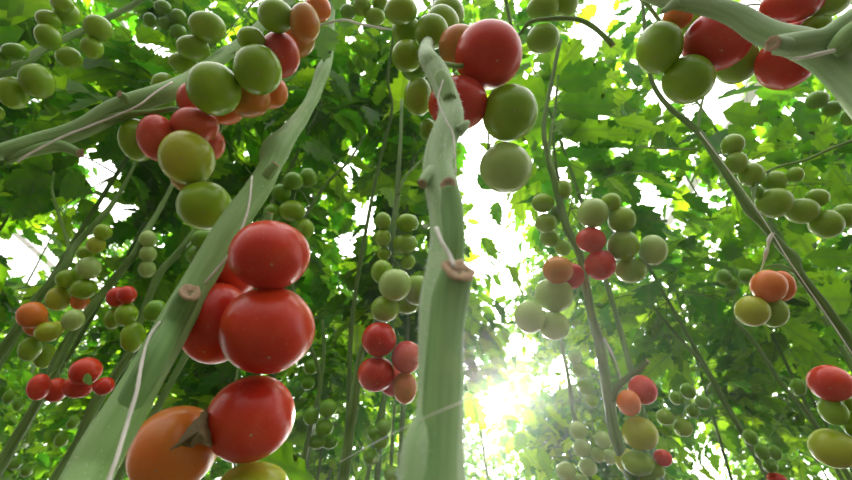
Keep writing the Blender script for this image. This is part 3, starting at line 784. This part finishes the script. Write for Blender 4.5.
cluster('S6', 'below the cut stub, lower right of centre', 'mixed truss below the cut stub', .62,
  [(612, 400), (622, 388, .72), (634, 395, .74), (634, 420, .73), (640, 450, .72)], [
  (629, 403, 12, 13, 'O', 'peach orange tomato below the cut stub, lower right of centre'),
  (640, 433.5, 18, 17, 'Y', 'yellowish green tomato, largest below the cut stub'),
  (643, 390, 14.5, 14.5, 'R', 'bright red tomato right behind the peach one, below the stub'),
  (638, 463, 16, 13, 'G', 'green tomato under the largest yellowish one, bottom edge'),
  (663, 458, 9.5, 8.5, 'R', 'small bright red tomato low, right of the green ones'),
  (656, 470, 9, 8, 'G', 'small green tomato just below the small bright red one'),
  (627, 461, 12, 13, 'Y', 'narrow yellowish tomato close behind the stem, bottom edge'),
  (646, 478, 13, 12, 'G', 'green tomato cut by the bottom edge right of the stem')])
cluster('S13', 'in the dim bunch at lower right', 'dim green bunch at lower right', 1.0,
  [(700, 362), (688, 400, 1.1), (680, 420, 1.1)], [
  (683, 427, 10, 9.5, 'G'), (665, 417, 9, 8, 'G'), (688, 391, 8, 8, 'D'), (693, 411, 7, 7, 'D'), (703, 402, 8, 7, 'D'), (676, 398, 7, 7, 'D')])
cluster('S14', 'on the dim stem right of centre', 'dim green tomatoes on the thin stem right of centre', 1.0,
  [(568, 372), (578, 372, 1.1), (588, 395, 1.1), (594, 435, 1.08)], [
  (575, 357, 7, 7, 'D'), (580, 370, 8, 7.5, 'D'), (585, 387, 8, 8, 'D'), (592, 400, 7, 7, 'D')])
cluster('S14', 'in the hazy bunch at bottom right of centre', 'hazy green bunch at the bottom right of centre', .92,
  [(580, 440), (588, 430, 1.02), (592, 450, 1.0), (584, 470, 1.0)], [
  (578, 430, 9, 9, 'W'), (582, 448, 9, 9, 'W'), (603, 440, 8.5, 9, 'W'), (566, 471, 10, 9.5, 'W'), (588, 467, 9, 9, 'W'), (598, 455, 7.5, 7.5, 'W'), (610, 457, 7.5, 7.5, 'W'), (580, 482, 9, 8, 'W')])
cluster('S5', 'at the right edge bottom', 'truss at the bottom of the right edge', .50,
  [(870, 372, .5), (846, 378, .62), (838, 395, .62), (836, 420, .62)], [
  (830, 383, 24, 18, 'R', 'red tomato at the right edge above the yellow-green one'),
  (833, 448, 26, 20, 'Y', 'large yellow-green tomato in the bottom right corner'),
  (833, 411, 16, 14, 'G', 'green tomato between the red and yellow-green ones, right edge'),
  (853, 424, 9, 17, 'G', 'green tomato cut off by the right edge, lower corner'),
  (850, 404, 7, 7, 'G', 'small green tomato at the right edge beside the red one')])
cluster('S15', 'deep in the lower right leaves', 'dim tomatoes deep in the lower right leaves', 1.1,
  [(790, 395), (785, 410, 1.25), (768, 440, 1.2)], [
  (798, 387, 8.5, 9, 'D'), (750, 437, 8, 8, 'D'), (762, 452, 8.5, 8, 'D'), (775, 453, 7, 7.5, 'D'), (770, 466, 8, 7, 'D'),
  (777, 479, 12, 6, 'R', 'red tomato just showing at the bottom edge, lower right')])

# ------------------------------------------------------------ near leaves as parts of named vines
def img_leaf(key, leaves, name='leaf', mat=LEAFNEAR):
    """leaves: (x, y, Z, length_px, angle_deg in image (0 = right, 90 = up), lean)"""
    for x, y, Z, L, ang, lean in leaves:
        pos = []; xd = []; yd = []; sz = []; ti = []
        a = math.radians(ang)
        y_ = norm(RCn @ np.array([math.cos(a), math.sin(a), lean]))
        x_ = RCn @ np.array([math.sin(a), -math.cos(a), .25 * lean]); x_ = norm(x_ - y_ * np.dot(x_, y_))
        pos.append(np.array(P(x, y, Z))); xd.append(x_); yd.append(y_); sz.append(L * Z / F); ti.append(rnd.uniform(.1, .6))
        V, Fa, at = leaflets_geo(np.array(pos), np.array(xd), np.array(yd), np.array(sz), np.array(ti), leaflet_template(11, .74, int(x) % 7, .36), .5, .5)
        mk(name, V, Fa, mat, VINES[key][0], at)
img_leaf('S2', [(327, 26, .66, 40, -92, .2), (325, 28, .7, 24, -140, .1), (334, 10, .85, 24, 50, .2), (338, 22, .84, 18, -10, .1)])
img_leaf('S7', [(248, 450, .60, 84, -6, .5), (268, 462, .61, 34, -70, .1)], mat=LEAF)
img_leaf('S10', [(85, 374, .70, 15, -40, .3)])
img_leaf('S5', [(722, 112, 1.0, 42, -18, .3), (758, 100, 1.0, 34, -62, .2), (728, 125, 1.02, 38, -50, .2), (700, 110, 1.0, 30, -100, .2)], mat=LEAF)
img_leaf('S5', [(800, 100, 1.05, 50, -100, .3), (792, 118, 1.05, 42, -140, .2), (806, 124, 1.05, 40, -60, .2)], mat=LEAF)
img_leaf('S6', [(556, 85, 1.05, 52, 12, .3), (556, 105, 1.1, 58, -8, .4), (560, 130, 1.1, 50, -2, .2), (552, 75, 1.1, 44, 50, .2), (550, 100, 1.1, 55, 170, .2), (552, 120, 1.1, 50, 205, .2)], mat=LEAF)
img_leaf('S12', [(30, 18, .95, 70, 160, .2), (25, 30, .95, 65, 200, .1), (60, 2, .95, 75, 175, .3)], mat=LEAF)
img_leaf('S8', [(54, 178, 1.1, 46, 190, .2), (50, 188, 1.12, 44, 230, .3), (62, 180, 1.1, 46, -20, .3), (52, 170, 1.1, 46, 120, .2)], mat=LEAF)
img_leaf('S5', [(852, 300, 1.0, 60, 175, .2), (858, 320, 1.0, 50, 200, .2)], mat=LEAF)
# withered leaf between the orange and the red tomato
def dried():
    P0 = [(213, 401), (207, 409), (198, 417), (188, 427), (180, 438), (170, 450), (181, 446), (190, 447), (201, 444), (212, 448), (216, 430), (200, 431)]
    zs = [.335, .318, .306, .296, .290, .282, .288, .282, .290, .300, .322, .284]
    V = [np.array(P(x, y, z)) for (x, y), z in zip(P0, zs)]
    sub = []
    Fc = [(i, (i + 1) % 11, 11) for i in range(11)]
    o = mk('withered_leaf', np.array(V), Fc, DRY, None, {'tint': [.3] * 12, 'lu': [.3] * 12, 'lv': [0] * 12}, loc=tuple(V[0]))
    m = o.modifiers.new('s', 'SUBSURF'); m.subdivision_type = 'SIMPLE'; m.levels = m.render_levels = 4
    tx = bpy.data.textures.new('crumple', 'CLOUDS'); tx.noise_scale = .008
    d = o.modifiers.new('d', 'DISPLACE'); d.texture = tx; d.strength = .006; d.texture_coords = 'LOCAL'
    k = o.modifiers.new('t', 'SOLIDIFY'); k.thickness = .0006
    tag(o, 'crumpled withered brown leaf wedged between the orange and lowest red tomato', 'dried leaf')
dried()

# ------------------------------------------------------------ support twines
def twine(pts, label, w=None):
    path, rad = px_path(pts, 6)
    # two twisted strands
    L = np.concatenate([[0], np.cumsum(np.linalg.norm(np.diff(path, axis=0), axis=1))])
    o = tube('support_twine', path, rad, TWINE, None, 8, .12, int(pts[0][0]))
    tag(o, label, 'twine', None)
twine([(18, 162, 2.2, .388), (26, 156, 2.2, .387), (60, 138, 2.2, .40), (100, 122, 2.2, .42), (136, 107, 2.2, .43), (156, 92, 2, .45), (172, 82, 2, .48)], 'pale twine laid across the thick upper left stem')
twine([(252, 176, 2, .40), (249, 205, 2.2, .372), (242, 228, 2.4, .358), (232, 250, 2.4, .345), (218, 268, 2.4, .34), (204, 284, 2.2, .335)], 'pale twine curving over the upper part of the broad left stem')
twine([(98, 520, 5, .195), (109, 480, 4.4, .208), (117, 457, 4.2, .216), (127, 424, 4, .232), (137, 390, 3.8, .246), (142, 362, 3.4, .262), (150, 336, 3, .28), (160, 322, 2.4, .292)], 'pale twine along the lower part of the broad left stem')
twine([(436, 228, 4, z3(228, .90)), (442, 242, 4, z3(242, .88)), (449, 254, 4, z3(254, .88)), (454, 266, 4, z3(266, .87))], 'short pale cord over the middle of the centre stem')
twine([(443, 80, 1.6, z3(80, .88)), (438, 100, 1.8, z3(100, .90)), (445, 118, 1.8, z3(118, .90)), (453, 134, 1.8, z3(134, .90)), (455, 155, 1.8, z3(155, .90)), (456, 175, 1.6, z3(175, .91))], 'thin pale twine running down the upper centre stem')
twine([(340, 462, .5, .30), (380, 440, .7, .22), (420, 420, .9, .155), (440, 411, .9, .15), (466, 400, .8, .16), (530, 372, .5, .22)], 'fine spider thread stretched across the lower centre stem')
twine([(773, 233, 3, .64), (769, 240, 4, .64), (768, 246, 2.5, .64), (766, 252, 4, .64), (765, 258, 2.5, .645), (763, 265, 1.8, .65), (760, 273, 1.5, .655)], 'knotted pale twine above the orange tomato on the right')
twine([(604, 338, 1.6, .72), (610, 350, 3, .72), (615, 360, 1.6, .72), (619, 372, 1.5, .715), (622, 385, 1.2, .71)], 'short pale twine with a knot beside the stem right of centre')
twine([(700, 132, 1.0, .74), (730, 172, 1.0, .69), (760, 214, 1.0, .645), (790, 262, 1.0, .61), (830, 320, 1.2, .58), (860, 366, 1.4, .56)], 'thin twine following the slanting right stem')
twine([(395, 30, 1, .66), (380, 28, 2.4, .68), (360, 24, 2.4, .70), (342, 20, 2.4, .74), (318, 26, 2.2, .76), (305, 30, 2, .78)], 'thin pale stalk like cord crossing at the top edge left of centre')

# ------------------------------------------------------------ background foliage: leafy vines in rows
GR = np.array([
 [1.2, 1., 1.2, 1.2, 1.2, 1.1, 1.1, .8, .55, .7, .4, .65],
 [1.1, 1., 1.2, 1.2, 1.3, 1., .7, .9, .8, .42, .28, .5],
 [1., .6, 1., 1.2, .8, .65, .25, .45, .6, .42, .45, .6],
 [.42, .6, .9, .9, .5, .5, .30, .5, .6, .48, .55, .8],
 [.6, .8, 1., 1., .8, .75, .85, .8, .85, .85, .9, .9],
 [.95, 1., 1., 1., 1., 1., .9, .85, .95, 1., 1., 1.],
 [1.2, 1.2, 1.1, 1., 1., 1., 1.05, 1., 1.1, 1.1, 1.1, 1.1]])
# openings in the canopy: centre, half widths
GAPS = [(113, 192, 17, 28), (100, 175, 10, 14), (478, 135, 20, 28), (482, 205, 22, 40), (478, 265, 10, 12), (520, 110, 10, 8), (548, 95, 6, 10), (620, 150, 10, 8), (575, 150, 8, 8), (505, 290, 12, 6), (535, 215, 10, 8), (690, 190, 8, 7), (585, 42, 14, 14), (598, 33, 10, 12), (592, 122, 12, 5),
 (665, 212, 13, 9), (640, 195, 14, 16), (705, 100, 20, 22), (740, 108, 26, 26), (660, 100, 12, 14), (790, 120, 10, 10), (20, 245, 26, 10), (10, 262, 18, 12), (350, 165, 12, 14), (368, 215, 9, 16),
 (350, 245, 12, 9), (562, 372, 9, 16), (520, 347, 14, 10), (502, 400, 9, 10), (545, 385, 10, 6), (75, 18, 0, 0), (25, 16, 14, 4), (515, 250, 16, 9), (560, 165, 18, 9), (715, 240, 8, 6), (712, 262, 8, 8), (640, 330, 5, 6), (28, 100, 12, 8), (88, 158, 14, 6)]
DENS = 1.0
def dens(x, y):
    gx = np.clip(x / 71 - .5, 0, 10.999); gy = np.clip(y / 68.6 - .5, 0, 5.999)
    ix = gx.astype(int); iy = gy.astype(int); fx = gx - ix; fy = gy - iy
    return (GR[iy, ix] * (1 - fx) * (1 - fy) + GR[iy, ix + 1] * fx * (1 - fy) + GR[iy + 1, ix] * (1 - fx) * fy + GR[iy + 1, ix + 1] * fx * fy)
TD = np.array(ALLT)
SUNPX = (492, 410)
def keep_leaf(pos, zmin=.95):
    x, y, Z = to_cam(pos)
    inside = (Z > 0) & (x > -60) & (x < 912) & (y > -60) & (y < 540)
    d = np.where(inside, dens(x, y), .8)
    k = rng.uniform(0, 1.0, len(pos)) < d * DENS
    k &= ~(inside & (Z < zmin))
    k &= np.linalg.norm(pos - CL, axis=1) > .8
    # keep fruit in the open
    for tx, ty, rx, ry, tz in TD:
        m = ((x - tx) / (rx + 8)) ** 2 + ((y - ty) / (ry + 8)) ** 2 < 1
        k &= ~(m & (Z < tz + .06) & (Z > 0))
    m = ((x - SUNPX[0]) ** 2 + (y - SUNPX[1]) ** 2 < 15 ** 2) & (Z > 0)
    k &= ~m
    for gx, gy, wx, wy in GAPS:
        m = (((x - gx) / (wx + 4)) ** 2 + ((y - gy) / (wy + 4)) ** 2 < 1) & (Z > 0)
        k &= ~(m & (rng.uniform(0, 1, len(pos)) < .9))
    return k
def plant(x0, y0, ztop, zlow, nleaf, hi, seed, label, group, lean, ls=1.):
    r = np.random.default_rng(seed)
    sx = to_cam(np.array([[x0 + lean[0] * .5, y0, 1.6]]))[0][0]
    if y0 < 2.6 and 462 < sx < 514: x0 += (.16 if sx > 485 else -.16) * (y0 + .5)
    n = 14
    t = np.linspace(0, 1, n)
    ph = r.uniform(0, 6, 2)
    path = np.stack([x0 + lean[0] * t + .05 * np.sin(t * 5 + ph[0]), y0 + lean[1] * t + .05 * np.sin(t * 4 + ph[1]), ztop * t], 1)
    # compound leaves
    tl = r.uniform(zlow / ztop, 1.02, nleaf)
    base = np.stack([np.interp(tl, t, path[:, i]) for i in range(3)], 1)
    az = r.uniform(0, 2 * math.pi, nleaf)
    Lr = r.uniform(.22, .42, nleaf)
    up = r.uniform(-.1, .45, nleaf)
    o = np.stack([np.cos(az), np.sin(az), up], 1); o = norm(o)
    pos = []; yd = []; xd = []; sz = []; ti = []; rach = []
    for i in range(nleaf):
        side = norm(np.cross(o[i], [0, 0, 1]))
        droop = r.uniform(.3, .9)
        tint = r.uniform(0, 1) ** 1.9
        pts = [base[i] + o[i] * Lr[i] * s - np.array([0, 0, 1]) * droop * Lr[i] * s * s for s in (0, .25, .5, .75, 1.)]
        rach.append((pts, Lr[i]))
        stations = [(.32, 1), (.36, -1), (.56, 1), (.6, -1), (.8, 1), (.83, -1), (.45, 1 if r.uniform() < .5 else -1), (1., 0)]
        for s, sd in stations:
            p = base[i] + o[i] * Lr[i] * s - np.array([0, 0, 1]) * droop * Lr[i] * s * s
            tang = norm(o[i] - np.array([0, 0, 2]) * droop * s)
            yv = norm(tang * (.45 if sd else 1) + side * sd * 1. + r.normal(size=3) * .22 - np.array([0, 0, .25]))
            nn = norm(np.cross(side, tang)); nn = nn if nn[2] > 0 else -nn
            nn = norm(nn + r.normal(size=3) * .38)
            xv = norm(np.cross(yv, nn))
            pos.append(p + yv * .012); yd.append(yv); xd.append(xv)
            sz.append(ls * r.uniform(.10, .165) * (.62 if s == .45 else (1.15 if sd == 0 else 1))); ti.append(np.clip(tint + r.normal() * .12, 0, 1))
    pos = np.array(pos); yd = np.array(yd); xd = np.array(xd); sz = np.array(sz); ti = np.array(ti)
    k = keep_leaf(pos + yd * sz[:, None] * .5)
    pos, yd, xd, sz, ti = pos[k], yd[k], xd[k], sz[k], ti[k]
    if len(pos) < 6: return
    vx, vy, vz = to_cam(pos)
    ov = ((vx > -20) & (vx < 872) & (vy > -20) & (vy < 500) & (vz > 0)).sum()
    e = empty('tomato_vine', (x0, y0, 0), label, 'tomato vine', group)
    tp = TEMPL_HI if hi else TEMPL_LO
    Vs = []; Fs = []; At = {'tint': [], 'lu': [], 'lv': []}; off = 0
    which = r.integers(0, 3, len(pos))
    for w in range(3):
        m = which == w
        if not m.any(): continue
        V, Fa, at = leaflets_geo(pos[m], xd[m], yd[m], sz[m], ti[m], tp[w], .5, .6)
        Vs.append(V); Fs.append(Fa + off); off += len(V)
        for q in At: At[q].append(at[q])
    mk('foliage', np.vstack(Vs), np.vstack(Fs), LEAF, e, {q: np.concatenate(v) for q, v in At.items()}, loc=(x0, y0, 0))
    # stem, with the leaf stalks growing out of it
    cp = catmull(path, 2)
    V, Fc, al, ar = tube_geo(cp, np.linspace(.009, .004, len(cp)), 7, .06, 0, seed)
    V = list(V); Fc = list(Fc); al = list(al); ar = list(ar)
    for pts, L in rach:
        P_ = np.array(pts)
        x, y, Z = to_cam(P_)
        if ((Z < .95) & (Z > -.3)).any(): continue
        if not keep_leaf(P_[2:3])[0]: continue
        v, f, a1, a2 = tube_geo(P_, np.linspace(.0028, .0012, 5), 4)
        b = len(V); V += list(v); Fc += [tuple(i + b for i in q) for q in f]; al += a1; ar += a2
    mk('stem', np.array(V), Fc, STEMT, e, {'along': al, 'around': ar}, loc=(x0, y0, 0))

rows = [(.95, .55, 3.3, 1.5, 54, True, 'first'), (1.55, .55, 3.3, 1.35, 80, True, 'second'), (2.2, .65, 3.2, 1.15, 120, True, 'third'),
        (3.0, .75, 3.2, 1.0, 175, False, 'fourth'), (3.9, .85, 3.2, 1.0, 200, False, 'fifth'), (5.0, .95, 3.3, 1.0, 220, False, 'farthest')]
seed = 100
for y, dx, zt, zl, nl, hi, nm in rows:
    half = 1.15 * y + 1.1
    n = int(2 * half / dx)
    for i in range(n + 1):
        x = -half + i * dx + rnd.uniform(-.3, .3) * dx
        yy = y + rnd.uniform(-.2, .2)
        seed += 1
        third = 'left' if x < -half / 3 else ('right' if x > half / 3 else 'middle')
        plant(x, yy, zt + rnd.uniform(-.2, .2), zl, nl, hi, seed,
              'leafy green tomato vine in the %s row behind the fruit, %s part of the picture' % (nm, third),
              'leafy vines of the %s row, %s' % (nm, third), (rnd.uniform(-.25, .25), rnd.uniform(-.15, .15)), .95 if y < 2 else (.76 if y < 2.8 else .64))

# ------------------------------------------------------------ the greenhouse itself
GROUND = simple('packed_soil', (.06, .045, .03), .95, 0, (6., (.11, .09, .06)))
PAINT = simple('white_painted_steel', (.75, .74, .72), .5)
def structure(name, V, Fc, mat):
    o = mk(name, V, Fc, mat, smooth=False); o['kind'] = 'structure'; return o
gv = []; gf = []
nx = 24
for i in range(nx + 1):
    for j in range(nx + 1):
        gv.append((-9 + 18 * i / nx, -6 + 18 * j / nx, .02 * math.sin(i * 2.1) * math.cos(j * 1.7) - .02))
for i in range(nx):
    for j in range(nx):
        a = i * (nx + 1) + j; gf.append((a, a + nx + 1, a + nx + 2, a + 1))
fl = structure('floor', np.array(gv), gf, GROUND)
def beam(name, a, b, w, mat=PAINT):
    a = Vector(a); b = Vector(b); t = (b - a).normalized()
    s = t.cross(Vector((0, 0, 1))); s = (Vector((1, 0, 0)) if s.length < .01 else s.normalized()) * w / 2; u = s.cross(t).normalized() * w / 2
    V = [tuple(p + q) for p in (a, b) for q in (s + u, s - u, -s - u, -s + u)]
    Fc = [(0, 1, 2, 3), (7, 6, 5, 4), (0, 4, 5, 1), (1, 5, 6, 2), (2, 6, 7, 3), (3, 7, 4, 0)]
    o = structure(name, np.array(V), Fc, mat); return o
k = 1
for xb in (-6.1, -2.9, 3.5, 6.7):
    beam('trim_%d' % k, (xb, -1, 4.65), (xb, 9, 4.65), .12); k += 1

# ------------------------------------------------------------ light
sund = norm(np.array(P(SUNPX[0], SUNPX[1], 1.0)) - CL)
L = bpy.data.lights.new('sun', 'SUN'); L.energy = 14.0; L.angle = math.radians(2.5); L.color = (1., .93, .8)
so = bpy.data.objects.new('sun', L); C.objects.link(so)
so.rotation_euler = Vector(sund).to_track_quat('Z', 'Y').to_euler(); so.location = (0, 8, 6)
W = bpy.data.worlds.new('sky'); bpy.context.scene.world = W; W.use_nodes = True
nt = W.node_tree; nt.nodes.clear()
out = nt.nodes.new('ShaderNodeOutputWorld'); bg = nt.nodes.new('ShaderNodeBackground')
tc = nt.nodes.new('ShaderNodeTexCoord')
dot = nt.nodes.new('ShaderNodeVectorMath'); dot.operation = 'DOT_PRODUCT'
nt.links.new(tc.outputs['Generated'], dot.inputs[0]); dot.inputs[1].default_value = tuple(sund)
dv = dot.outputs['Value']
wide = ramp(nt, dv, -.6, 1.0)
glow = math_node(nt, 'POWER', math_node(nt, 'MAXIMUM', dv, 0.0), 40.0)
disc = math_node(nt, 'POWER', math_node(nt, 'MAXIMUM', dv, 0.0), 1500.0)
sep = nt.nodes.new('ShaderNodeSeparateXYZ'); nt.links.new(tc.outputs['Generated'], sep.inputs[0])
high = ramp(nt, sep.outputs[2], .1, .9)
st = math_node(nt, 'ADD', math_node(nt, 'MULTIPLY', math_node(nt, 'MULTIPLY', wide, wide), 3.0), math_node(nt, 'MULTIPLY_ADD', high, 1.0, .10))
st = math_node(nt, 'ADD', st, math_node(nt, 'MULTIPLY', glow, 5.0))
broad = math_node(nt, 'POWER', math_node(nt, 'MAXIMUM', dv, 0.0), 7.0)
st = math_node(nt, 'ADD', st, math_node(nt, 'MULTIPLY', broad, 2.2))
st = math_node(nt, 'ADD', st, math_node(nt, 'MULTIPLY', disc, 40.0))
bg.inputs[0].default_value = (1.0, .975, .95, 1)
nt.links.new(st, bg.inputs[1]); nt.links.new(bg.outputs[0], out.inputs[0])

# haze volume added for the veiling glow around the sun
hm, ht, ho = newmat('glare_veil')
vs = ht.nodes.new('ShaderNodeVolumeScatter'); vs.inputs['Color'].default_value = (1, 1, .97, 1)
vs.inputs['Density'].default_value = .009; vs.inputs['Anisotropy'].default_value = .8
ht.links.new(vs.outputs[0], ho.inputs[1])
a, b = (-7, -3, 0.01), (7, 9, 4.4)
V = [(x, y, z) for x in (a[0], b[0]) for y in (a[1], b[1]) for z in (a[2], b[2])]
hz = mk('haze', np.array(V), [(0, 1, 3, 2), (4, 6, 7, 5), (0, 4, 5, 1), (2, 3, 7, 6), (0, 2, 6, 4), (1, 5, 7, 3)], hm, smooth=False)
hz['kind'] = 'stuff'; tag(hz, 'thin pale haze volume added for the glare around the sun', 'haze')

# ------------------------------------------------------------ camera
cd = bpy.data.cameras.new('camera'); cam = bpy.data.objects.new('camera', cd); C.objects.link(cam)
cam.location = CAMLOC; cam.rotation_euler = (math.radians(90) + TILT, 0, 0)
cd.sensor_width = 36; cd.lens = 18.0; cd.clip_start = .01; cd.clip_end = 100
cd.dof.use_dof = True; cd.dof.focus_distance = .48; cd.dof.aperture_fstop = 8.0
sc = bpy.context.scene; sc.camera = cam
sc.view_settings.view_transform = 'Standard'; sc.view_settings.look = 'None'
sc.view_settings.gamma = 1; sc.view_settings.use_curve_mapping = False
sc.view_settings.exposure = 0.68
